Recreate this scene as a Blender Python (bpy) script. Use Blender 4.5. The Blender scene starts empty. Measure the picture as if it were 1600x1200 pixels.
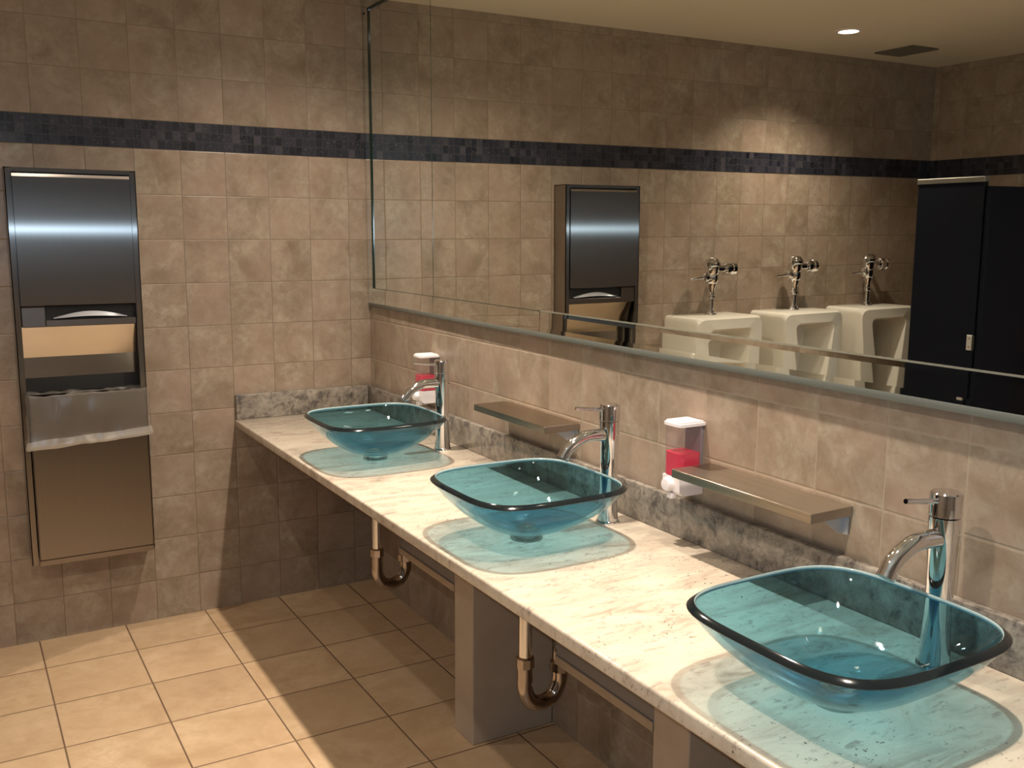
import bpy, bmesh, math, random
from mathutils import Vector, Matrix, noise
random.seed(7)
sc = bpy.context.scene
COL = sc.collection

# ------------------------------------------------------------------ camera
CY, CP, CR, CF = 0.5313, 0.1555, 0.0063, 1502.95
cam_d = bpy.data.cameras.new('camera')
cam = bpy.data.objects.new('camera', cam_d)
COL.objects.link(cam)
sc.camera = cam
_f = Vector((math.sin(CY)*math.cos(CP), math.cos(CY)*math.cos(CP), -math.sin(CP)))
_r = Vector((math.cos(CY), -math.sin(CY), 0))
_u = _r.cross(_f)
r2 = _r*math.cos(CR) + _u*math.sin(CR)
u2 = -_r*math.sin(CR) + _u*math.cos(CR)
cam.matrix_world = Matrix(((r2.x, u2.x, -_f.x, -1.5375), (r2.y, u2.y, -_f.y, -3.8044),
                           (r2.z, u2.z, -_f.z, 1.5098), (0, 0, 0, 1)))
cam_d.sensor_width = 36
cam_d.lens = CF/1600*36
cam_d.clip_start = 0.02

# ------------------------------------------------------------------ light and exposure
sc.view_settings.view_transform = 'Standard'
sc.view_settings.look = 'None'
sc.view_settings.gamma = 1
sc.view_settings.use_curve_mapping = False
sc.view_settings.exposure = 0.0
w = bpy.data.worlds.new('world'); sc.world = w
w.use_nodes = True
w.node_tree.nodes['Background'].inputs[0].default_value = (0.02, 0.018, 0.015, 1)
w.node_tree.nodes['Background'].inputs[1].default_value = 1.0
sc.cycles.max_bounces = 10
sc.cycles.diffuse_bounces = 5
sc.cycles.glossy_bounces = 6
sc.cycles.transparent_max_bounces = 24
sc.cycles.use_denoising = True
sc.cycles.sample_clamp_indirect = 4.0
sc.cycles.blur_glossy = 0.5

WARM = (1.0, 0.865, 0.73)
# x, y, watts, cone, show lens : the recessed ceiling downlights, two unseen fill lamps added last
LAMPS = [(-0.36, -0.86, 62, 152), (-0.36, -1.835, 42, 152), (-0.36, -2.80, 30, 152),
         (-2.26, -0.485, 72, 128), (-1.35, -2.75, 60, 165), (-2.6, -2.75, 42, 165)]  # last two: unseen lamps added to lift the general light
CORE = [(104, 74), (106, 74), (72, 74), None, None, None]      # the narrow beam inside the counter lamps
FLASH_W = 28

def spot(name, loc, watts, cone, parent=None):
    d = bpy.data.lights.new(name, 'SPOT')
    d.energy = watts; d.color = WARM; d.spot_size = math.radians(cone); d.spot_blend = 1.0
    d.shadow_soft_size = 0.022
    o = bpy.data.objects.new(name, d); COL.objects.link(o)
    o.location = loc
    if parent: o.parent = parent
    return o
# the phone's own flash, right beside its lens
fd = bpy.data.lights.new('phone_flash', 'POINT'); fd.energy = FLASH_W; fd.color = (0.55, 0.78, 1.0)
fd.shadow_soft_size = 0.006
fo = bpy.data.objects.new('phone_flash', fd); COL.objects.link(fo)
fo.location = cam.matrix_world @ Vector((0.012, 0.006, 0.004))

# ------------------------------------------------------------------ node helpers
class NT:
    def __init__(s, name):
        s.m = bpy.data.materials.new(name); s.m.use_nodes = True
        s.t = s.m.node_tree; s.n = s.t.nodes; s.l = s.t.links
        s.n.clear(); s.out = s.n.new('ShaderNodeOutputMaterial')
    def add(s, typ, **kw):
        n = s.n.new(typ)
        for k, v in kw.items(): setattr(n, k, v)
        return n
    def put(s, sock, v):
        if isinstance(v, bpy.types.NodeSocket): s.l.new(v, sock)
        elif v is not None: sock.default_value = v
    def math(s, op, a, b=None, c=None):
        n = s.add('ShaderNodeMath', operation=op)
        s.put(n.inputs[0], a); s.put(n.inputs[1], b)
        if c is not None: s.put(n.inputs[2], c)
        return n.outputs[0]
    def mix(s, f, a, b):
        n = s.add('ShaderNodeMix', data_type='RGBA')
        s.put(n.inputs['Factor'], f)
        s.put(n.inputs[6], col4(a)); s.put(n.inputs[7], col4(b))
        return n.outputs[2]
    def noise(s, vec, scale, detail=4, rough=.6, dist=0.0, dim='3D'):
        n = s.add('ShaderNodeTexNoise', noise_dimensions=dim)
        s.put(n.inputs['Vector'], vec); n.inputs['Scale'].default_value = scale
        n.inputs['Detail'].default_value = detail; n.inputs['Roughness'].default_value = rough
        n.inputs['Distortion'].default_value = dist
        return n.outputs['Fac']
    def ramp(s, f, stops):
        n = s.add('ShaderNodeValToRGB'); s.put(n.inputs[0], f)
        e = n.color_ramp.elements
        while len(e) < len(stops): e.new(.5)
        for i, (p, c) in enumerate(stops): e[i].position = p; e[i].color = col4(c)
        return n.outputs[0]
    def pos(s):
        return s.add('ShaderNodeNewGeometry').outputs['Position']
    def sep(s, v):
        n = s.add('ShaderNodeSeparateXYZ'); s.put(n.inputs[0], v); return n.outputs
    def comb(s, x, y, z):
        n = s.add('ShaderNodeCombineXYZ')
        for i, v in enumerate((x, y, z)): s.put(n.inputs[i], v)
        return n.outputs[0]
    def bsdf(s, color=None, rough=.5, metal=0, spec=.5, normal=None, **kw):
        b = s.add('ShaderNodeBsdfPrincipled')
        s.put(b.inputs['Base Color'], col4(color)); s.put(b.inputs['Roughness'], rough)
        s.put(b.inputs['Metallic'], metal); s.put(b.inputs['Specular IOR Level'], spec)
        if normal is not None: s.put(b.inputs['Normal'], normal)
        for k, v in kw.items(): s.put(b.inputs[k.replace('_', ' ')], v)
        s.l.new(b.outputs[0], s.out.inputs[0]); return b
    def bump(s, h, strength=.3, dist=.002):
        n = s.add('ShaderNodeBump'); n.inputs['Strength'].default_value = strength
        n.inputs['Distance'].default_value = dist; s.put(n.inputs['Height'], h); return n.outputs[0]
def col4(c):
    if c is None or isinstance(c, bpy.types.NodeSocket): return c
    return tuple(c) + (1,) if len(c) == 3 else tuple(c)

def plain(name, color, rough=.5, metal=0, spec=.5, scale=40, amt=.06, **kw):
    t = NT(name); f = t.noise(t.pos(), scale, 3)
    c2 = tuple(max(0, c*(1-amt)) for c in color)
    t.bsdf(t.mix(f, c2, color), rough, metal, spec, **kw); return t.m

def tile_mat(name, ax, pitch, off, cols, grout, gw, rough=.3, sc_=9.0, bump=.4, jit=.06):
    """square tiles: ax = two position axes, pitch/off per axis."""
    t = NT(name); P = t.sep(t.pos())
    fr, ids = [], []
    for a, p, o in zip(ax, pitch, off):
        q = t.math('DIVIDE', t.math('SUBTRACT', P[a], o), p)
        ids.append(t.math('FLOOR', q))
        f = t.math('FRACT', q)
        d = t.math('MULTIPLY', t.math('MINIMUM', f, t.math('SUBTRACT', 1.0, f)), p)
        fr.append(d)
    d = t.math('MINIMUM', fr[0], fr[1])
    wn = t.add('ShaderNodeTexWhiteNoise', noise_dimensions='3D')
    t.put(wn.inputs['Vector'], t.comb(ids[0], ids[1], 0.5))
    sh = t.add('ShaderNodeVectorMath', operation='MULTIPLY_ADD')
    t.put(sh.inputs[0], wn.outputs['Color']); sh.inputs[1].default_value = (9, 9, 9); t.put(sh.inputs[2], t.pos())
    n1 = t.noise(sh.outputs[0], sc_, 6, .62, .6)
    n2 = t.noise(sh.outputs[0], sc_*4.2, 6, .7, .5)
    n3 = t.noise(sh.outputs[0], sc_*.55, 3, .5)
    c = t.ramp(n1, [(.30, cols[0]), (.5, cols[1]), (.70, cols[2])])
    c = t.mix(t.math('MULTIPLY', t.ramp(n2, [(.42, (0, 0, 0)), (.66, (1, 1, 1))]), .6), c, cols[3])
    c = t.mix(t.math('MULTIPLY', t.ramp(n3, [(.4, (0, 0, 0)), (.62, (1, 1, 1))]), .5), c, cols[4])
    v = t.math('ADD', 1-jit/2, t.math('MULTIPLY', wn.outputs['Value'], jit))
    hsv = t.add('ShaderNodeHueSaturation'); t.put(hsv.inputs['Value'], v); t.put(hsv.inputs['Color'], c)
    mask = t.math('SMOOTH_MIN', t.math('DIVIDE', d, gw), 1.0, .3)
    edge = t.add('ShaderNodeMapRange', clamp=True)
    t.put(edge.inputs[0], d); edge.inputs[1].default_value = gw*.6; edge.inputs[2].default_value = gw*1.3
    c = t.mix(edge.outputs[0], grout, hsv.outputs[0])
    hh = t.add('ShaderNodeMapRange', clamp=True, interpolation_type='SMOOTHSTEP')
    t.put(hh.inputs[0], d); hh.inputs[1].default_value = gw*.4; hh.inputs[2].default_value = gw*3.2
    h = t.math('ADD', hh.outputs[0], t.math('MULTIPLY', n2, .18))
    r = t.math('ADD', rough, t.math('MULTIPLY', t.math('SUBTRACT', 1.0, edge.outputs[0]), .4))
    t.bsdf(c, r, 0, .45, t.bump(h, bump, .002)); return t.m

T = .165; ZB = 1.8082; ZBT = 1.9102; H = 2.4418; W = 3.55; L = 5.6
wc = [(.215, .160, .108), (.310, .250, .185), (.410, .350, .268), (.225, .152, .102), (.37, .268, .205)]
M = {}
M['tile_back'] = tile_mat('wall_tile_back', (0, 2), (T, T), (-.5811, ZB-20*T), wc, (.19, .14, .095), .0013)
M['tile_side'] = tile_mat('wall_tile_side', (1, 2), (.1715, T), (-2.783, ZB-20*T), wc, (.34, .275, .20), .0015)  # paler grout colour holds the light on the tile edges
M['tile_back_up'] = tile_mat('wall_tile_back_upper', (0, 2), (T, T), (-.5811, ZBT-T), wc, (.235, .18, .125), .0010)
M['tile_side_up'] = tile_mat('wall_tile_side_upper', (1, 2), (.1715, T), (-2.783, ZBT-T), wc, (.235, .18, .125), .0010)
M['floor'] = tile_mat('floor_tile', (0, 1), (.3013, .3013), (-.4286, -.2589),
                      [(.40, .265, .15), (.52, .37, .225), (.60, .45, .29), (.40, .26, .145), (.50, .35, .21)],
                      (.12, .07, .04), .0026, rough=.32, sc_=5, bump=.35, jit=.10)
def mosaic(name, ax):
    t = NT(name); P = t.sep(t.pos()); pu, pv = .0275, .034
    a = t.math('DIVIDE', P[ax], pu); b = t.math('DIVIDE', t.math('SUBTRACT', P[2], ZB), pv)
    wn = t.add('ShaderNodeTexWhiteNoise', noise_dimensions='2D')
    t.put(wn.inputs['Vector'], t.comb(t.math('FLOOR', a), t.math('FLOOR', b), 0))
    fa = t.math('FRACT', a); fb = t.math('FRACT', b)
    d = t.math('MINIMUM', t.math('MINIMUM', fa, t.math('SUBTRACT', 1., fa)), t.math('MINIMUM', fb, t.math('SUBTRACT', 1., fb)))
    c = t.ramp(wn.outputs['Value'], [(0, (.006, .007, .014)), (.45, (.020, .022, .034)), (.8, (.030, .029, .042)), (1, (.06, .056, .07))])
    n = t.noise(t.pos(), 90, 5, .7, .5)
    c = t.mix(t.math('MULTIPLY', t.ramp(n, [(.56, (0, 0, 0)), (.72, (1, 1, 1))]), .4), c, (.26, .25, .27))
    c = t.mix(t.math('LESS_THAN', d, .05), c, (.045, .042, .043))
    t.bsdf(c, .28, 0, .5, t.bump(n, .2, .001)); return t.m
M['mosaic_back'] = mosaic('mosaic_back', 0); M['mosaic_side'] = mosaic('mosaic_side', 1)
M['paint'] = plain('ceiling_paint', (.70, .64, .51), .75, amt=.04, scale=15)

def granite(name, dark=1.0):
    t = NT(name); p = t.pos()
    mp = t.add('ShaderNodeMapping'); t.put(mp.inputs[0], p)
    mp.inputs['Rotation'].default_value = (0, 0, math.radians(28)); mp.inputs['Scale'].default_value = (2.6, 8, 6)
    n1 = t.noise(mp.outputs[0], 1.5, 8, .68, 1.1)
    mp2 = t.add('ShaderNodeMapping'); t.put(mp2.inputs[0], p)
    mp2.inputs['Rotation'].default_value = (0, 0, math.radians(25)); mp2.inputs['Scale'].default_value = (9, 24, 18)
    n2 = t.noise(mp2.outputs[0], 2.2, 6, .72, .6)
    n3 = t.noise(p, 120, 3, .6)
    n4 = t.noise(p, 5, 3, .5)
    c = t.ramp(n1, [(.30, (.34, .27, .20)), (.43, (.50, .42, .33)), (.62, (.60, .53, .42)), (.8, (.54, .48, .39))])
    c = t.mix(t.math('MULTIPLY', t.ramp(n2, [(.56, (0, 0, 0)), (.68, (1, 1, 1))]), .62), c, (.20, .14, .115))
    c = t.mix(t.math('MULTIPLY', t.ramp(n3, [(.64, (0, 0, 0)), (.70, (1, 1, 1))]),
                     t.ramp(n4, [(.40, (.15, .15, .15)), (.62, (1, 1, 1))])), c, (.055, .045, .045))
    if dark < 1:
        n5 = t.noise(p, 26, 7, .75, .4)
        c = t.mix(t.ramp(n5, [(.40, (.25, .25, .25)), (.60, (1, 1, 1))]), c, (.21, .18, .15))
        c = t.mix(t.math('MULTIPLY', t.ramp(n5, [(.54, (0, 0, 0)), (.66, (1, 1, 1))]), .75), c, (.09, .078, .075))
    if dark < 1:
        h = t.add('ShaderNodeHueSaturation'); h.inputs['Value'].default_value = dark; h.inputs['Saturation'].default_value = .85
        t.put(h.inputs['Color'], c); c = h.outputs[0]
    t.bsdf(c, .16, 0, .5); return t.m
M['granite'] = granite('granite_top'); M['granite_splash_shaded'] = granite('granite_splash_shaded', .68)  # splash: same granite, blotchier, with shade darkening its colour
M['chrome'] = plain('chrome', (.82, .82, .84), .045, 1, amt=.02)
M['dark_chrome'] = plain('worn_chrome', (.42, .37, .34), .16, 1, amt=.2, scale=25)
def brushed(name, color, rough, tangent, aniso=.88, gscale=(1200, 1200, 3), rot=0.0, streak=0, grain=.82):
    t = NT(name); mp = t.add('ShaderNodeMapping'); t.put(mp.inputs[0], t.pos()); mp.inputs['Scale'].default_value = gscale
    n = t.noise(mp.outputs[0], 1.0, 2)
    c = t.mix(n, tuple(x*grain for x in color), color)
    b = t.bsdf(c, rough, 1, .5)
    b.inputs['Anisotropic'].default_value = aniso
    b.inputs['Anisotropic Rotation'].default_value = rot
    v = t.add('ShaderNodeCombineXYZ')
    for i in range(3): v.inputs[i].default_value = tangent[i]
    t.l.new(v.outputs[0], b.inputs['Tangent'])
    if streak:      # the fine straight grain: a lobe that is very wide across the grain and thin along it
        g = t.add('ShaderNodeBsdfAnisotropic'); t.l.new(c, g.inputs['Color'])
        g.inputs['Roughness'].default_value = .214; g.inputs['Anisotropy'].default_value = -.87
        t.l.new(v.outputs[0], g.inputs['Tangent'])
        m = t.add('ShaderNodeMixShader'); m.inputs[0].default_value = streak
        t.l.new(b.outputs[0], m.inputs[1]); t.l.new(g.outputs[0], m.inputs[2]); t.l.new(m.outputs[0], t.out.inputs[0])
    return t.m
M['steel'] = brushed('brushed_steel_vertical_grain', (.36, .325, .30), .32, (1, 0, 0), .9, streak=.7)
M['steel_plain'] = plain('satin_steel', (.42, .38, .35), .30, 1, amt=.1)
M['steel_shelf'] = brushed('brushed_steel_shelf', (.62, .53, .42), .30, (0, 1, 0), .85, (260, 2, 260), .25, grain=.45)
M['steel_chute'] = plain('polished_chute_steel', (.62, .60, .56), .14, 1)
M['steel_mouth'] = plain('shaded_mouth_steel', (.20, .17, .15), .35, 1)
M['black_gap'] = plain('dark_recess', (.012, .010, .009), .6)
M['mirror'] = plain('mirror_silver', (.86, .865, .80), .0, 1, amt=.01)
M['mirror_strip'] = plain('mirror_silver_strip', (.85, .86, .79), .015, 1, amt=.01)
M['glass_edge'] = plain('green_glass_edge', (.012, .028, .018), .12, 0, .5)
M['edge_highlight'] = plain('glass_edge_highlight', (.42, .42, .34), .15, .6)  # pale tone paints the highlight along the strip's top edge
M['channel'] = plain('grey_green_channel', (.17, .185, .165), .35, .3)
M['porcelain'] = plain('porcelain', (.80, .76, .66), .12, 0, .5, amt=.02)
M['plastic_white'] = plain('white_plastic', (.86, .80, .80), .3, 0, .5, amt=.03)
M['grey_plastic'] = plain('grey_plastic', (.26, .22, .24), .4)
M['partition'] = plain('partition_laminate', (.006, .008, .014), .5, 0, .12)
M['anodized'] = plain('anodized_aluminium', (.26, .25, .22), .4, .7)
M['hinge'] = plain('hinge_metal', (.62, .60, .56), .35, .3)
M['concrete'] = plain('support_render', (.46, .37, .28), .7, scale=12, amt=.25)
M['rail_shaded'] = plain('shaded_rail_grey', (.20, .18, .17), .6, scale=12, amt=.2)  # grey holds the counter's shade on the board face
M['rail_lit'] = plain('lit_rail_edge', (.42, .32, .22), .7, scale=30, amt=.3)  # paler tone paints the lit lower band of the board
M['paper'] = plain('paper_towel', (.62, .56, .50), .85)
M['vent'] = plain('vent_grille', (.16, .14, .11), .6)

def schlick(t):
    g = t.add('ShaderNodeNewGeometry'); v = t.add('ShaderNodeVectorMath', operation='DOT_PRODUCT')
    t.l.new(g.outputs['Normal'], v.inputs[0]); t.l.new(g.outputs['Incoming'], v.inputs[1])
    a = t.math('ABSOLUTE', v.outputs['Value'])
    return t.math('ADD', .04, t.math('MULTIPLY', .96, t.math('POWER', t.math('SUBTRACT', 1., a), 5.0)))
def tinted(name, tint, gloss=.02, k=1.0, body=None, bf=0.0):
    """see-through tinted sheet: tint per crossed face + real surface reflection"""
    t = NT(name)
    n = t.noise(t.pos(), 30, 2)
    tr = t.add('ShaderNodeBsdfTransparent'); t.put(tr.inputs[0], t.mix(n, tuple(c*.985 for c in tint), tint))
    gl = t.add('ShaderNodeBsdfGlossy'); gl.inputs['Roughness'].default_value = gloss
    gl.inputs['Color'].default_value = (1, 1, 1, 1)
    base = tr.outputs[0]
    if body:
        df = t.add('ShaderNodeBsdfDiffuse'); df.inputs[0].default_value = col4(body)
        tl = t.add('ShaderNodeBsdfTranslucent'); tl.inputs[0].default_value = col4(body)
        m0 = t.add('ShaderNodeMixShader'); m0.inputs[0].default_value = .5
        t.l.new(df.outputs[0], m0.inputs[1]); t.l.new(tl.outputs[0], m0.inputs[2])
        m1 = t.add('ShaderNodeMixShader'); m1.inputs[0].default_value = bf
        t.l.new(base, m1.inputs[1]); t.l.new(m0.outputs[0], m1.inputs[2]); base = m1.outputs[0]
    mx = t.add('ShaderNodeMixShader'); t.put(mx.inputs[0], t.math('MULTIPLY', schlick(t), k))
    t.l.new(base, mx.inputs[1]); t.l.new(gl.outputs[0], mx.inputs[2])
    t.l.new(mx.outputs[0], t.out.inputs[0]); return t.m
M['blue_glass'] = tinted('aqua_glass', (.43, .685, .79), k=.8)
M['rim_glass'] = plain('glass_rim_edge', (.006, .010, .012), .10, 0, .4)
M['rim_inner'] = plain('glass_rim_inner_reflection', (.34, .44, .44), .08, 0, .8)  # pale tone puts the far rim's reflection into the colour
M['foot_glass'] = tinted('aqua_glass_foot', (.93, .96, .96))
M['clear_plastic'] = tinted('clear_plastic', (.93, .90, .90), .08, 1.0, (.8, .7, .72), .10)
M['soap'] = plain('pink_soap', (.75, .012, .07), .25, 0, .5, amt=.04)
M['liner'] = tinted('bin_liner_film', (.95, .91, .86), .3, .8, (.80, .74, .66), .16)
M['liner_hem'] = tinted('bin_liner_gathered_hem', (.95, .93, .90), .3, 1.5, (.80, .74, .66), .5)
def emis(name, c, s):
    t = NT(name); e = t.add('ShaderNodeEmission'); e.inputs[0].default_value = col4(c); e.inputs[1].default_value = s
    t.l.new(e.outputs[0], t.out.inputs[0]); return t.m
M['lens'] = emis('lamp_lens', (1, .93, .78), 9)

# ------------------------------------------------------------------ mesh helpers
def obj(name, bm, mat, parent=None, smooth=35, loc=None):
    bmesh.ops.recalc_face_normals(bm, faces=bm.faces)
    me = bpy.data.meshes.new(name); bm.to_mesh(me); bm.free()
    for m in (mat if isinstance(mat, (list, tuple)) else [mat]): me.materials.append(m)
    if smooth:
        for p in me.polygons: p.use_smooth = True
        me.set_sharp_from_angle(angle=math.radians(smooth))
    o = bpy.data.objects.new(name, me); COL.objects.link(o)
    if loc: o.location = loc
    if parent: o.parent = parent
    return o
def BM(): return bmesh.new()
def box(bm, x0, x1, y0, y1, z0, z1, bev=0, seg=2):
    g = bmesh.ops.create_cube(bm, size=1)['verts']
    for v in g:
        v.co = Vector(((x0+x1)/2 + v.co.x*(x1-x0), (y0+y1)/2 + v.co.y*(y1-y0), (z0+z1)/2 + v.co.z*(z1-z0)))
    if bev:
        es = {e for v in g for e in v.link_edges}
        bmesh.ops.bevel(bm, geom=list(es), offset=bev, segments=seg, affect='EDGES', profile=.5)
    return bm
def poly_prism(bm, pts, axis, a, b):
    """extrude a 2-D polygon along an axis; pts in the other two axes order"""
    def mk(p, t):
        q = [0, 0, 0]; oth = [i for i in range(3) if i != axis]
        q[oth[0]], q[oth[1]], q[axis] = p[0], p[1], t; return q
    A = [bm.verts.new(mk(p, a)) for p in pts]; B = [bm.verts.new(mk(p, b)) for p in pts]
    bm.faces.new(A); bm.faces.new(B)
    n = len(pts)
    for i in range(n): bm.faces.new((A[i], A[(i+1) % n], B[(i+1) % n], B[i]))
    return bm
def lathe(bm, prof, c=(0, 0, 0), n=40, axis='Z', cap=True):
    rings = []
    for r, h in prof:
        ring = []
        for i in range(n):
            a = 2*math.pi*i/n; p = (r*math.cos(a), r*math.sin(a), h)
            if axis == 'X': p = (h, r*math.cos(a), r*math.sin(a))
            if axis == 'Y': p = (r*math.cos(a), h, r*math.sin(a))
            ring.append(bm.verts.new((p[0]+c[0], p[1]+c[1], p[2]+c[2])))
        rings.append(ring)
    for A, B in zip(rings, rings[1:]):
        for i in range(n): bm.faces.new((A[i], A[(i+1) % n], B[(i+1) % n], B[i]))
    if cap:
        bm.faces.new(rings[0]); bm.faces.new(rings[-1])
    return bm
def smooth_path(pts, k=6):
    out = []; P = [Vector(p) for p in pts]
    for i in range(len(P)-1):
        p0, p1, p2, p3 = P[max(i-1, 0)], P[i], P[i+1], P[min(i+2, len(P)-1)]
        for j in range(k):
            t = j/k
            out.append(.5*((2*p1)+(p2-p0)*t+(2*p0-5*p1+4*p2-p3)*t*t+(3*p1-p0-3*p2+p3)*t**3))
    out.append(P[-1]); return out
def tube(bm, pts, rad, n=20, k=6, cap=True):
    P = smooth_path(pts, k) if k else [Vector(p) for p in pts]
    m = len(P); R = rad if callable(rad) else (lambda t: rad)
    up = Vector((0.13, 1, 0.02)); rings = []
    for i, p in enumerate(P):
        d = (P[min(i+1, m-1)]-P[max(i-1, 0)]).normalized()
        s = d.cross(up).normalized(); u = s.cross(d); r = R(i/(m-1))
        rings.append([bm.verts.new(p + s*r*math.cos(2*math.pi*j/n) + u*r*math.sin(2*math.pi*j/n)) for j in range(n)])
    for A, B in zip(rings, rings[1:]):
        for i in range(n): bm.faces.new((A[i], A[(i+1) % n], B[(i+1) % n], B[i]))
    if cap: bm.faces.new(rings[0]); bm.faces.new(rings[-1])
    return bm
def thing(name, label, cat, loc=(0, 0, 0), group=None):
    o = bpy.data.objects.new(name, None); COL.objects.link(o); o.location = loc
    o.empty_display_size = .05
    o['label'] = label; o['category'] = cat
    if group: o['group'] = group
    return o
def tag(o, label, cat, group=None):
    o['label'] = label; o['category'] = cat
    if group: o['group'] = group
    return o
def struct(o): o['kind'] = 'structure'; return o
def dup(root, loc, label):
    def rec(o, par):
        c = o.copy(); COL.objects.link(c)
        if par is not None: c.parent = par
        for ch in list(o.children): rec(ch, c)
        return c
    r = rec(root, None); r.location = loc; r['label'] = label; return r
def squircle(a, b, n, N=96):
    out = []
    for i in range(N):
        t = 2*math.pi*(i+.5)/N; c, s = math.cos(t), math.sin(t)
        out.append((a*math.copysign(abs(c)**(2/n), c), b*math.copysign(abs(s)**(2/n), s)))
    # even out the spacing along the curve
    P = [Vector((x, y)) for x, y in out]; P.append(P[0]); L_ = [0]
    for u, v in zip(P, P[1:]): L_.append(L_[-1]+(v-u).length)
    res = []; j = 0
    for i in range(N):
        d = L_[-1]*i/N
        while L_[j+1] < d: j += 1
        f = (d-L_[j])/(L_[j+1]-L_[j]); q = P[j].lerp(P[j+1], f); res.append((q.x, q.y))
    return res

# ------------------------------------------------------------------ room shell
TH = .10
def wall(name, x0, x1, y0, y1, low, up):
    b = BM(); box(b, x0, x1, y0, y1, 0, ZB); box(b, x0, x1, y0, y1, ZB, H)
    for f in b.faces: f.material_index = 1 if f.calc_center_median().z > ZB else 0
    o = obj(name, b, [low, up], smooth=0); return struct(o)
wall('wall_back', -W-TH, TH, 0, TH, M['tile_back'], M['tile_back_up'])
wall('wall_right', 0, TH, -L, 0, M['tile_side'], M['tile_side_up'])
wall('wall_left', -W-TH, -W, -L, 0, M['tile_side'], M['tile_side_up'])
wall('wall_front', -W-TH, TH, -L-TH, -L, M['tile_back'], M['tile_back_up'])
struct(obj('floor', box(BM(), -W-TH, TH, -L-TH, TH, -.1, 0), M['floor'], smooth=0))
struct(obj('ceiling', box(BM(), -W-TH, TH, -L-TH, TH, H, H+.1), M['paint'], smooth=0))
struct(obj('trim_1', box(BM(), -W, 0, -.0025, .01, ZB, ZBT), M['mosaic_back'], smooth=0))
struct(obj('trim_2', box(BM(), -W-.01, -W+.0025, -L, -.0025, ZB, ZBT), M['mosaic_side'], smooth=0))
struct(obj('trim_3', box(BM(), -W+.0025, 0, -L-.01, -L+.0025, ZB, ZBT), M['mosaic_back'], smooth=0))

# ------------------------------------------------------------------ ceiling fittings
light_labels = ['recessed ceiling downlight over the basin nearest the tiled back wall',
                'recessed ceiling downlight over the middle glass basin',
                'recessed ceiling downlight over the glass basin nearest the camera',
                'small round bright ceiling downlight above the urinals, seen in the mirror',
                'added, unseen fill downlight over the open floor beside the counter',
                'added, unseen fill downlight near the stall door side of the room']
for (x, y, wt, cone), core, lb in zip(LAMPS, CORE, light_labels):
    t = thing('ceiling_downlight', lb, 'ceiling light', (x, y, H), 'recessed ceiling downlights')
    obj('trim_ring', lathe(BM(), [(.047, -.001), (.047, -.005), (.060, -.004), (.064, -.0005)], n=40, cap=False), M['plastic_white'], t)
    obj('lens', lathe(BM(), [(.0005, -.0015), (.046, -.0015)], n=40, cap=False), M['lens'], t)
    spot('lamp', (0, 0, -.035), wt, cone, t)
    if core: spot('lamp_beam', (0, 0, -.035), core[0], core[1], t)
t = thing('ceiling_vent', 'small dark rectangular ceiling vent near the corner above the stall, seen in the mirror', 'vent', (-2.93, -.28, H))
b = BM()
for s in (-1, 1):
    box(b, s*.09-.01, s*.09+.01, -.11, .11, -.008, 0); box(b, -.10, .10, s*.11-.01, s*.11+.01, -.008, 0)
obj('frame', b, M['vent'], t, 0)
b = BM()
for i in range(9):
    yy = -.09+i*.0225; poly_prism(b, [(yy, -.001), (yy+.004, -.001), (yy+.014, -.010), (yy+.010, -.010)], 0, -.08, .08)
obj('slat', b, M['vent'], t, 0)

# ------------------------------------------------------------------ counter
ZC = .770; XE = -.582; CT = .032
b = BM(); box(b, XE, -.001, -4.3, -.001, -CT, 0, .006, 3)
tag(obj('countertop', b, M['granite'], loc=(0, 0, ZC)), 'long cream and brown granite vanity counter running under the mirror', 'countertop')
b = BM(); box(b, -.022, -.001, -4.3, -.001, ZC+.0005, ZC+.098, .003, 2)
tag(obj('backsplash', b, M['granite_splash_shaded']), 'speckled granite backsplash, shade put into its grey, along the wall behind the faucets', 'backsplash')
b = BM(); box(b, XE+.004, -.0225, -.022, -.001, ZC+.0005, ZC+.100, .003, 2)
tag(obj('side_splash', b, M['granite_splash_shaded']), 'short granite splash strip on the back wall at the far end of the counter', 'backsplash')

for ya, yb, l1, l2 in ((-1.452, -.925, 'support pillar with pale front, between the two drain pipes', 'grey board with light painted along its edge between the farther drain pipe and the pillar'),
                       (-2.40, -1.892, 'support pillar under the counter, at the bottom edge of the view', 'grey board with light painted along its edge beside the nearer drain pipe')):
    b = BM(); box(b, -.283, -.002, ya, ya+.117, .0, ZC-CT-.0005, .003, 1)
    tag(obj('support_pillar', b, M['concrete'], None, 0), l1, 'pillar', 'pillars under the counter')
    t = thing('support_rail', l2, 'rail', (0, 0, 0), 'boards under the counter')
    obj('board', box(BM(), -.280, -.262, ya+.1175, yb, .442, ZC-CT-.0005, .001, 1), M['rail_shaded'], t, 0)
    obj('lit_edge_band', box(BM(), -.285, -.2803, ya+.118, yb, .441, .463, .001, 1), M['rail_lit'], t, 0)

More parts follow.
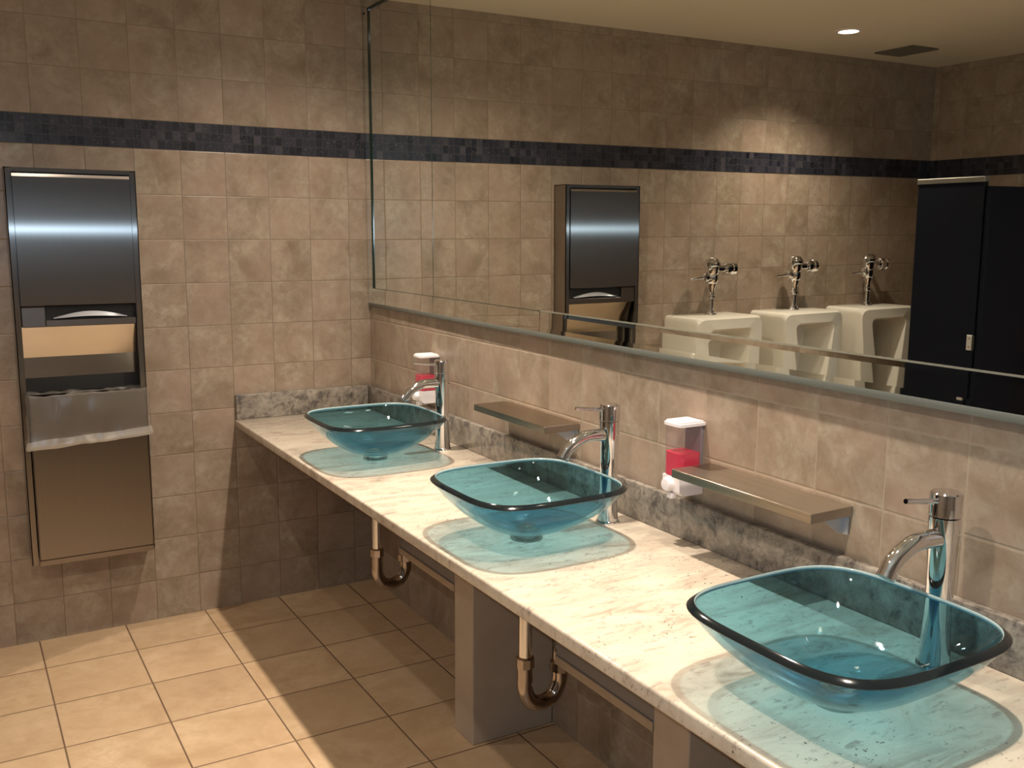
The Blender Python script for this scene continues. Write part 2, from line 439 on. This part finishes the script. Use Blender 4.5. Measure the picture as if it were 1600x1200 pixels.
# ------------------------------------------------------------------ glass basins
SX = -.349; SY = [-.892, -1.857, -2.821]
def basin():
    t = thing('glass_basin', '', 'sink', (SX, SY[0], ZC), 'glass vessel basins on the counter')
    N = 96; a = .207; zr = .140
    def ring(bm, r, z, n): return [bm.verts.new((x, y, z)) for x, y in squircle(r, r, n, N)]
    out = [(.030, .016, 2.0), (.045, .0175, 2.05), (.066, .023, 2.15), (.090, .032, 2.3), (.113, .044, 2.5), (.135, .058, 2.75),
           (.155, .074, 3.0), (.172, .091, 3.3), (.187, .109, 3.55), (.199, .128, 3.75), (.2045, .1375, 3.85)]
    b = BM(); R = [ring(b, *o) for o in out]
    inn = [(r-.0085-(.0005 if i < 9 else 0), z+.004+(.004*(1-i/10)), n) for i, (r, z, n) in enumerate(out)]
    inn[-1] = (out[-1][0]-.0090, out[-1][1]+.0055, 3.85)
    Q = [ring(b, *o) for o in inn]
    for S in (R, Q):
        for A, B_ in zip(S, S[1:]):
            for i in range(N): b.faces.new((A[i], A[(i+1) % N], B_[(i+1) % N], B_[i]))
    for i in range(N): b.faces.new((R[0][i], R[0][(i+1) % N], Q[0][(i+1) % N], Q[0][i]))
    obj('bowl', b, M['blue_glass'], t, 60)
    b = BM(); zz = out[-1][1]; ro = out[-1][0]
    P = [(ro-.0005, zz-.0015), (ro+.0022, zz-.0005), (ro+.0026, zz+.0010), (ro-.0066, zz+.0092), (ro-.0080, zz+.0094), (ro-.0094, zz+.0075), (ro-.0088, zz+.002)]
    RR = [ring(b, r, z, 3.85) for r, z in P]; RR.append(RR[0])
    for A, B_ in zip(RR, RR[1:]):
        for i in range(N): b.faces.new((A[i], A[(i+1) % N], B_[(i+1) % N], B_[i]))
    bmesh.ops.recalc_face_normals(b, faces=b.faces)
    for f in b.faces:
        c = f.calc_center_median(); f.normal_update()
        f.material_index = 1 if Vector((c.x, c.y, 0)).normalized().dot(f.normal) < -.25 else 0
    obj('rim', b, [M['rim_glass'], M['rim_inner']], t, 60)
    obj('foot_ring', lathe(BM(), [(.026, .0), (.040, .0), (.041, .008), (.037, .0165), (.024, .0165)], n=48), M['foot_glass'], t)
    d = obj('drain', lathe(BM(), [(.002, .0295), (.020, .0295), (.0285, .028), (.0295, .0255), (.026, .0235), (.024, .0)], n=40), M['chrome'], t)
    obj('drain_stopper', lathe(BM(), [(.0005, .0355), (.010, .0345), (.0175, .0315), (.018, .030)], n=32), M['chrome'], d)
    return t
bl = ['small blue glass vessel basin farthest from the camera, nearest the back wall',
      'middle blue glass vessel basin on the granite counter',
      'large blue glass vessel basin nearest the camera with a black rim']
b0 = basin(); b0['label'] = bl[0]
for y, lb in zip(SY[1:], bl[1:]): dup(b0, (SX, y, ZC), lb)

# ------------------------------------------------------------------ faucets
FX = -.098; FY = [y+.008 for y in SY]
def faucet():
    t = thing('vessel_faucet', '', 'faucet', (FX, FY[0], ZC), 'tall chrome faucets')
    obj('base_flange', lathe(BM(), [(.030, 0), (.0305, .003), (.0285, .007), (.0275, .008)], n=48), M['chrome'], t)
    obj('body', lathe(BM(), [(.0275, .007), (.0262, .02), (.0240, .05), (.0228, .09), (.0226, .14), (.0235, .19), (.0250, .225), (.0260, .25), (.0262, .268)], n=56), M['chrome'], t)
    h = obj('handle', lathe(BM(), [(.0255, .2695), (.0268, .271), (.0268, .306), (.0262, .3095), (.0240, .3115), (.0005, .312)], n=56), M['chrome'], t)
    obj('lever', tube(BM(), [(-.020, 0, .298), (-.060, 0, .3025), (-.106, 0, .309)], lambda s: .0052-.0008*s, 16, 4), M['chrome'], h)
    s = obj('spout', tube(BM(), [(-.010, 0, .232), (-.045, 0, .2345), (-.078, 0, .2330), (-.106, 0, .222), (-.127, 0, .208), (-.140, 0, .190)], lambda s: .0160-.0012*s, 28, 8), M['chrome'], t)
    obj('aerator', tube(BM(), [(-.139, 0, .191), (-.1435, 0, .184)], .0155, 28, 2), M['chrome'], s)
    return t
fl = ['tall chrome faucet farthest away, in front of the first soap dispenser',
      'tall chrome single-lever faucet behind the middle basin',
      'tall chrome faucet nearest the camera, behind the large basin']
f0 = faucet(); f0['label'] = fl[0]
for y, lb in zip(FY[1:], fl[1:]): dup(f0, (FX, y, ZC), lb)

# ------------------------------------------------------------------ drain traps
def trap():
    t = thing('drain_trap', '', 'drain pipe', (SX, SY[0], 0), 'drain pipes under the counter')
    obj('tailpiece', tube(BM(), [(0, 0, ZC-CT-.001), (0, 0, .45)], .0165, 24, 0), M['chrome'], t)
    obj('slip_nut', lathe(BM(), [(.0175, .430), (.0235, .433), (.0235, .457), (.0175, .461)], n=8), M['dark_chrome'], t)
    obj('trap_bend', tube(BM(), [(0, 0, .445), (0, 0, .41), (.001, 0, .37), (.018, 0, .337), (.052, 0, .325), (.086, 0, .338), (.103, 0, .37), (.104, 0, .40)], .0195, 24, 6), M['dark_chrome'], t)
    obj('slip_nut', lathe(BM(), [(.020, .398), (.0265, .401), (.0265, .424), (.020, .428)], c=(.104, 0, 0), n=8), M['dark_chrome'], t)
    obj('trap_arm', tube(BM(), [(.104, 0, .42), (.106, 0, .455), (.125, 0, .487), (.165, 0, .498), (.22, 0, .499), (.345, 0, .499)], .0175, 24, 6), M['dark_chrome'], t)
    return t
t0 = trap(); t0['label'] = 'chrome drain pipe under the basin nearest the back wall'
dup(t0, (SX, SY[1], 0), 'chrome drain pipe beside the support pillar, under the middle basin')

# ------------------------------------------------------------------ soap dispensers
def soap():
    t = thing('soap_dispenser', '', 'soap dispenser', (0, -.65, .893), 'wall soap dispensers')
    hw = .031
    b = BM(); box(b, -.012, -.001, -hw+.003, hw-.003, .01, .170, .002); obj('back_plate', b, M['grey_plastic'], t)
    def shell(b, x0, x1, w_, z0, z1, m=.012):
        pts = [(x1, -w_), (x0+m, -w_), (x0+m*.3, -w_+m*.3), (x0, -w_+m), (x0, w_-m), (x0+m*.3, w_-m*.3), (x0+m, w_), (x1, w_)]
        return poly_prism(b, pts, 2, z0, z1)
    obj('tank', shell(BM(), -.075, -.012, hw, .046, .168), M['clear_plastic'], t, 20)
    obj('liquid_soap', shell(BM(), -.0735, -.0135, hw-.0015, .0475, .103), M['soap'], t, 20)
    b = BM(); shell(b, -.079, -.001, hw+.0025, .168, .179)
    bmesh.ops.bevel(b, geom=[e for e in b.edges if all(v.co.z > .178 for v in e.verts)], offset=.004, segments=2, affect='EDGES')
    obj('lid', b, M['plastic_white'], t, 30)
    b = BM(); poly_prism(b, [(-.001, .0), (-.062, .0), (-.073, .010), (-.075, .046), (-.001, .046)], 1, -hw, hw)
    obj('base', b, M['plastic_white'], t, 20)
    bt = obj('push_button', lathe(BM(), [(.0165, 0), (.0165, -.012), (.014, -.016), (.0005, -.017)], c=(-.0735, .004, .026), n=28, axis='X'), M['plastic_white'], t)
    obj('nozzle', box(BM(), -.076, -.058, -.005, .013, -.010, .004, .002), M['plastic_white'], t)
    return t
s0 = soap(); s0['label'] = 'soap dispenser with pink soap behind the farthest faucet'
s0.location = (0, -.632, .893)
dup(s0, (0, -2.068, .893), 'soap dispenser half full of pink soap at the end of the nearer steel shelf')

# ------------------------------------------------------------------ steel shelves
def shelf():
    t = thing('wall_shelf', '', 'shelf', (0, -1.364, .974), 'brushed steel wall shelves')
    b = BM(); hl = .2095; th = .0035
    box(b, -.120, -.001, -hl, hl, -th, 0, .001, 1)
    box(b, -.120, -.1165, -hl, hl, -.020, -th*.5, .0008, 1)
    for s in (-1, 1): box(b, -.1195, -.001, s*hl-(.0035 if s > 0 else 0), s*hl+(.0035 if s < 0 else 0), -.020, -th*.5, .0008, 1)
    for f in b.faces:
        f.normal_update(); f.material_index = 1 if abs(f.normal.y) > .7 else 0
    obj('board', b, [M['steel_shelf'], M['steel_plain']], t, 0)
    for s in (-1, 1):
        b = BM(); y = s*.188
        poly_prism(b, [(-.001, -.0035), (-.085, -.0035), (-.085, -.010), (-.018, -.058), (-.001, -.062)], 1, y-.0015, y+.0015)
        box(b, -.004, -.001, y-.014, y+.014, -.062, -.0035)
        obj('bracket', b, M['steel_bracket'], t, 20)
    return t
M['steel_bracket'] = plain('pale_bracket', (.50, .52, .56), .35, .4)
h0 = shelf(); h0['label'] = 'brushed steel wall shelf farther away, between the two far basins'
dup(h0, (0, -2.333, .974), 'brushed steel wall shelf nearer the camera, beside the soap dispenser')

# ------------------------------------------------------------------ mirror
MN = Vector((1, -.0049, .0051)).normalized()
t = thing('wall_mirror', 'large wall mirror with angled border strips above the counter', 'mirror', (-.0045, 0, 1.3))
t.rotation_mode = 'QUATERNION'
t.rotation_quaternion = Vector((1, 0, 0)).rotation_difference(MN)
z0, z1, yl, ye, seam = 1.218-1.3, 2.436-1.3, -.006, -4.3, -.632
SB, SL = .062, .050
def mpane(y0, y1):
    b = BM(); box(b, 0, .0030, y0, y1, z0, z1); return b
obj('mirror_panel', mpane(yl, seam+.0006), M['mirror'], t, 0)
obj('mirror_panel', mpane(seam-.0006, ye), M['mirror'], t, 0)
obj('panel_seam', box(BM(), -.0006, .003, seam-.0008, seam+.0008, z0+SB, z1), M['glass_edge'], t, 0)
def strip_h(ya, yb, face=True):
    """bottom mirror strip: thin wedge, top facet, main face, lower bevel"""
    zt = z0+SB
    prof = [(-.0005, zt), (-.0032, zt-.010), (-.0042, zt-.0102), (-.0042-.00055, z0+.012), (-.0036, z0+.0005), (-.0005, z0)]
    if not face: prof = [(-.0005, zt), (-.0030, zt-.0006), (-.0030-.0006, z0+.012), (-.0030, z0+.0005), (-.0005, z0)]
    b = BM(); poly_prism(b, prof, 1, ya, yb); return b
def mir(p): return p
b = BM()
def strip(ya, yb, facet, name='bevel_strip'):
    zt = z0+SB; th = math.radians(.75); hgt = SB-.013-(.011 if facet else 0)
    xa = -.0030
    xb = xa - hgt*math.tan(th)
    pr = [(-.0002, zt)]
    if facet: pr = [(-.0014, zt), (xa, zt-.011)]
    else: pr += [(xa, zt-.0004)]
    zb_ = zt-(.011 if facet else .0004)-hgt
    pr += [(xb, zb_), (xb+.0001-.013*math.tan(math.radians(3)), z0+.0006), (-.0002, z0)]
    b = BM(); poly_prism(b, pr, 1, ya, yb); obj(name, b, M['mirror_strip'], t, 0)
strip(yl-.0005, seam+.0008, False); strip(seam-.0008, -1.372, False); strip(-1.3735, ye, True)
obj('strip_line', box(BM(), -.0036, 0, seam-.001, seam+.001, z0, z0+SB), M['glass_edge'], t, 0)
obj('strip_edge_highlight', box(BM(), -.0026, 0, ye, -1.3735, z0+SB-.0002, z0+SB+.0032), M['edge_highlight'], t, 0)
obj('edge_line', box(BM(), -.0036, 0, -1.372, yl-SL, z0+SB-.0002, z0+SB+.0014), M['glass_edge'], t, 0)
# left upright strip and top strip
obj('bevel_strip', poly_prism(BM(), [(-.0002, yl), (-.0002, yl-SL), (-.0030, yl-SL+.0004), (-.0022, yl)], 2, z0+SB*.98, z1-.045), M['mirror_strip'], t, 0)
obj('edge_line', box(BM(), -.0040, 0, yl-SL-.011, yl-SL, z0+SB, z1-.045), M['glass_edge'], t, 0)
obj('bevel_strip', poly_prism(BM(), [(-.0002, z1-.0005), (-.0002, z1-.045), (-.0030, z1-.0446), (-.0022, z1-.0005)], 1, ye, yl), M['mirror_strip'], t, 0)
obj('edge_line', box(BM(), -.0040, 0, ye, yl-SL, z1-.0555, z1-.045), M['glass_edge'], t, 0)
obj('channel', box(BM(), -.0050, .003, ye, yl-.001, z0-.015, z0+.0005, .0015, 2), M['channel'], t)
obj('mounting_screw', lathe(BM(), [(.006, 0), (.0055, -.003), (.0005, -.004)], c=(-.003, yl-.012, z1-.06), n=16, axis='X'), M['glass_edge'], t)

# ------------------------------------------------------------------ towel dispenser and waste bin
X0, X1, ZT, ZL, YF = -1.342, -.925, 1.720, .320, -.100
t = thing('towel_cabinet', 'tall brushed steel paper towel dispenser with waste bin on the back wall', 'towel dispenser', ((X0+X1)/2, 0, ZL))
def loc(b):
    bmesh.ops.translate(b, verts=b.verts, vec=(-(X0+X1)/2, 0, -ZL)); return b
b = BM(); fw = .020
box(b, X0, X0+.003, YF, -.001, ZL+.005, ZT); box(b, X1-.003, X1, YF, -.001, ZL+.005, ZT)
box(b, X0, X0+fw, YF, YF+.004, ZL+.005, ZT); box(b, X1-fw, X1, YF, YF+.004, ZL+.005, ZT)
box(b, X0, X1, YF, -.001, ZT-.003, ZT); box(b, X0+fw, X1-fw, YF, YF+.004, ZT-.014, ZT-.003)
box(b, X0, X1, -.006, -.001, ZL+.005, ZT)
loc(b)
for f in b.faces:
    f.normal_update(); f.material_index = 1 if abs(f.normal.y) < .5 else 0
obj('housing', b, [M['steel'], M['steel_plain']], t, 0)
b = BM()
# upper door, very slightly bulging at its ends where the sheet is folded
pts = [(YF+.010, ZT-.016), (YF-.003, ZT-.020), (YF-.006, ZT-.030), (YF-.006, 1.252), (YF+.004, 1.247), (YF+.010, 1.247)]
poly_prism(b, pts, 0, X0+fw+.002, X1-fw-.002)
obj('door', loc(b), M['steel'], t, 0)
b = BM()
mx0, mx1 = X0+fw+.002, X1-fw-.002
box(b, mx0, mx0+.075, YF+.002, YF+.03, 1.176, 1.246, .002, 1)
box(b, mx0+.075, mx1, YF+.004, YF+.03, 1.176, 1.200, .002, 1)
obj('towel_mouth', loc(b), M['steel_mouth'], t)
b = BM(); box(b, mx0+.075, mx1, YF+.022, YF+.030, 1.200, 1.247); obj('slot', loc(b), M['black_gap'], t, 0)
b = BM(); xs = [mx0+.10+i*(mx1-.03-mx0-.10)/24 for i in range(25)]
arc = [.002+.021*math.sin(math.pi*i/24)**1.0 for i in range(25)]
top = [b.verts.new((x, YF+.010, 1.2045+a)) for x, a in zip(xs, arc)]
bot = [b.verts.new((x, YF+.003, 1.2035+a*.30)) for x, a in zip(xs, arc)]
bk = [b.verts.new((x, YF+.0215, 1.2045+a*.9)) for x, a in zip(xs, arc)]
for i in range(24):
    b.faces.new((top[i], top[i+1], bot[i+1], bot[i])); b.faces.new((top[i], top[i+1], bk[i+1], bk[i]))
obj('slot_lip', loc(b), M['steel_bracket'], t)
b = BM()
poly_prism(b, [(YF+.030, 1.176), (YF+.026, 1.176), (YF+.055, 1.105), (YF+.062, 1.065), (YF+.066, 1.065), (YF+.060, 1.105)], 0, mx0-.002, mx1+.002)
box(b, mx0-.002, mx1+.002, YF+.062, YF+.066, .990, 1.066)
obj('chute_panel', loc(b), M['steel_chute'], t)
b = BM(); box(b, mx0-.002, mx1+.002, YF+.060, YF+.092, .94, .992); obj('recess', loc(b), M['black_gap'], t, 0)
# bin: an open box with a folded front
b = BM(); bx0, bx1 = X0+fw+.004, X1-.004; yb = YF-.012
box(b, bx0, bx1, yb, yb+.003, ZL, .932, .001, 1)
box(b, bx0, bx0+.003, yb, YF+.055, ZL+.02, .932); box(b, bx1-.003, bx1, yb, YF+.055, ZL+.02, .932)
box(b, bx0, bx1, YF+.052, YF+.055, ZL+.02, .932); box(b, bx0, bx1, yb, YF+.055, ZL+.02, ZL+.023)
obj('waste_bin', loc(b), M['steel'], t, 0)
# liner folded over the bin
b = BM(); N = 160
cx, cy_ = (bx0+bx1)/2, (yb+YF+.055)/2
hx, hy = (bx1-bx0)/2, (YF+.055-yb)/2
lev = [(-.006, .870), (-.005, .915), (.000, .940), (.006, .942), (.009, .925), (.010, .895), (.011, .86), (.012, .825), (.013, .800), (.0145, .788), (.017, .776), (.0195, .768), (.0195, .760), (.016, .756), (.012, .762), (.011, .772)]
rows = []
for k, (o_, z) in enumerate(lev):
    row = []
    sq = squircle(hx+o_, hy+o_, 16, N)
    for i, (x, y) in enumerate(sq):
        s = (x/hx)
        nz = noise.noise(Vector((x*9+k*.07, y*9, z*7)))
        nf = noise.noise(Vector((x*40, y*40, z*22)))
        amp = .007 if k > 5 else (.004 if k > 3 else .002)
        nr = 1+amp*(nz*2.2+nf*1.3)/max(.03, math.hypot(x, y))
        zz = z + (.011*nz + (.012*(s) if k > 6 else 0)) * (1 if k > 1 else .4)
        if k in (2, 3): zz += .006*noise.noise(Vector((x*30, 3, 0)))
        row.append(b.verts.new((cx+x*nr, max(min(cy_+y*nr, -.008), -.2), zz)))
    rows.append(row)
for A, B_ in zip(rows[:10], rows[1:10]):
    for i in range(N): b.faces.new((A[i], A[(i+1) % N], B_[(i+1) % N], B_[i]))
hem_rows = [[tuple(v.co) for v in r] for r in rows[9:]]
for r in rows[10:]:
    for v in r: b.verts.remove(v)
lin = obj('bin_liner', b, M['liner'], None, 60)
b = BM(); rows = [[b.verts.new(c) for c in r] for r in hem_rows]
for A, B_ in zip(rows, rows[1:]):
    for i in range(N): b.faces.new((A[i], A[(i+1) % N], B_[(i+1) % N], B_[i]))
obj('hem', b, M['liner_hem'], lin, 60)
tag(lin, 'translucent plastic bag folded over the rim of the steel waste bin', 'bin liner')

# ------------------------------------------------------------------ urinals
def rrect(x0, x1, z0_, z1_, r, k=6, xt0=None, xt1=None):
    """rounded quad, bottom from x0..x1, top from xt0..xt1"""
    xt0 = x0 if xt0 is None else xt0; xt1 = x1 if xt1 is None else xt1
    cs = [(x0, z0_), (x1, z0_), (xt1, z1_), (xt0, z1_)]; out = []
    for i in range(4):
        p = Vector(cs[i]); a = Vector(cs[i-1]); c = Vector(cs[(i+1) % 4])
        pa = p+(a-p).normalized()*r; pc = p+(c-p).normalized()*r
        for j in range(k+1):
            s = j/k; out.append((pa*(1-s)**2+p*2*s*(1-s)+pc*s*s).to_tuple())
    return out
def urinal():
    t = thing('urinal', '', 'urinal', (-1.79, 0, .45), 'urinals on the back wall')
    hw = .217; k = 8
    def fy(x, z): return -.250 - .022*(1-(x/hw)**2) - .05*max(0, (.30-z)/.30)**1.3
    def lvl(b, pts, yf): return [b.verts.new((x, yf(x, z), z)) for x, z in pts]
    b = BM()
    outb = rrect(-hw+.02, hw-.02, 0.0, .640, .03, k, -hw, hw)
    outf = rrect(-hw+.03, hw-.03, .02, .632, .05, k, -hw+.008, hw-.008)
    A0 = lvl(b, outb, lambda x, z: -.002)
    A1 = lvl(b, outb, lambda x, z: fy(x, z)+.018)
    A2 = lvl(b, outf, fy)
    op = rrect(-.075, .075, .17, .585, .045, k, -.145, .145)
    op2 = rrect(-.070, .070, .178, .575, .045, k, -.136, .136)
    op3 = rrect(-.060, .060, .20, .545, .05, k, -.105, .105)
    A3 = lvl(b, op, lambda x, z: fy(x, z)+.001)
    A4 = lvl(b, op2, lambda x, z: fy(x, z)+.012)
    A5 = lvl(b, op3, lambda x, z: -.09)
    A6 = lvl(b, rrect(-.03, .03, .26, .45, .025, k, -.05, .05), lambda x, z: -.055)
    S = [A0, A1, A2, A3, A4, A5, A6]
    for P, Q in zip(S, S[1:]):
        n = len(P)
        for i in range(n): b.faces.new((P[i], P[(i+1) % n], Q[(i+1) % n], Q[i]))
    b.faces.new(A0); b.faces.new(A6)
    obj('bowl', b, M['porcelain'], t, 40)
    obj('drain', lathe(BM(), [(.022, 0), (.022, .004), (.0005, .005)], c=(0, -.16, .176), n=20), M['chrome'], t)
    return t
UX = [-1.800, -2.378, -2.950]
ul = ['white urinal nearest the towel dispenser, seen in the mirror',
      'middle of the three white urinals, seen in the mirror',
      'white urinal nearest the dark stall, seen in the mirror']
u0 = urinal(); u0.location = (UX[0], 0, .45); u0['label'] = ul[0]
for x, lb in zip(UX[1:], ul[1:]): dup(u0, (x, 0, .45), lb)
def valve():
    t = thing('flush_valve', '', 'flush valve', (0, -.10, 1.088), 'chrome flush valves')
    obj('spud', lathe(BM(), [(0.0307, .0), (0.0307, .006), (0.0230, .012), (0.0230, .022), (0.0154, .026)], n=28), M['chrome'], t)
    obj('flush_tube', lathe(BM(), [(0.0134, .02), (0.0134, .085), (0.0205, .088), (0.0211, .10), (0.0160, .105), (0.0173, .13), (0.0237, .145), (0.0262, .165)], n=28), M['chrome'], t)
    bd = obj('body', lathe(BM(), [(0.0262, .16), (0.0333, .172), (0.0339, .20), (0.0307, .205), (0.0352, .212), (0.0371, .245), (0.0435, .25), (0.0435, .262), (0.0384, .268), (0.0333, .280), (0.0205, .289), (0.0006, .292)], n=32), M['chrome'], t)
    obj('stop_pipe', tube(BM(), [(-.02, 0, .232), (-.085, 0, .232)], .019, 20, 0), M['chrome'], t)
    obj('stop_valve', lathe(BM(), [(0.0205, -.075), (0.0320, -.082), (0.0346, -.10), (0.0307, -.118), (0.0346, -.122), (0.0333, -.142), (0.0205, -.152), (0.0006, -.154)], c=(0, 0, .232), n=24, axis='X'), M['chrome'], t)
    obj('supply_pipe', tube(BM(), [(-.098, .0, .232), (-.098, .098, .232)], .015, 20, 0), M['chrome'], t)
    h = obj('handle', lathe(BM(), [(0.0179, .02), (0.0218, .035), (0.0237, .05), (0.0141, .056)], c=(0, 0, .190), n=20, axis='X'), M['chrome'], t)
    obj('lever', tube(BM(), [(.05, 0, .190), (.09, 0, .188), (.135, 0, .182)], lambda s: .008-.0035*s, 12, 3), M['chrome'], h)
    return t
vl = ['chrome flush valve above the urinal nearest the towel dispenser',
      'chrome flush valve above the middle urinal',
      'chrome flush valve above the urinal nearest the dark stall']
v0 = valve(); v0.location = (UX[0], -.10, 1.088); v0['label'] = vl[0]
for x, lb in zip(UX[1:], vl[1:]): dup(v0, (x, -.10, 1.088), lb)

# ------------------------------------------------------------------ toilet stall
PX = -2.40
t = thing('toilet_stall', 'dark navy toilet stall partition with its door open, seen in the mirror', 'toilet stall', (PX, -.82, 0))
def sb(x0, x1, y0, y1, a, c, bev=.002): return box(BM(), x0-PX, x1-PX, y0+.82, y1+.82, a, c, bev, 1)
obj('pilaster', sb(PX-.028, PX, -1.151, -.816, .0, 1.718), M['partition'], t)
obj('head_rail', sb(PX-.032, PX+.004, -1.153, -.812, 1.719, 1.742), M['anodized'], t)
obj('divider', sb(-W+.002, PX-.029, -.842, -.817, .30, 1.70), M['partition'], t)
d = obj('door', sb(PX-.68, PX-.004, -1.180, -1.158, .30, 1.700), M['partition'], t)
obj('pilaster', sb(PX-.028, PX, -1.98, -1.84, .0, 1.718), M['partition'], t)
b = sb(PX+.0005, PX+.006, -1.148, -1.122, .982, 1.050, .001)
hg = obj('hinge', b, M['hinge'], t)
for zz in (.997, 1.035): obj('screw', lathe(BM(), [(.004, 0), (.0035, .002), (.0005, .0025)], c=(.006, -.315, zz), n=10, axis='X'), M['steel_plain'], hg)
obj('hinge_barrel', tube(BM(), [(.004, -.334, .982), (.004, -.334, 1.050)], .005, 14, 0), M['black_gap'], hg)
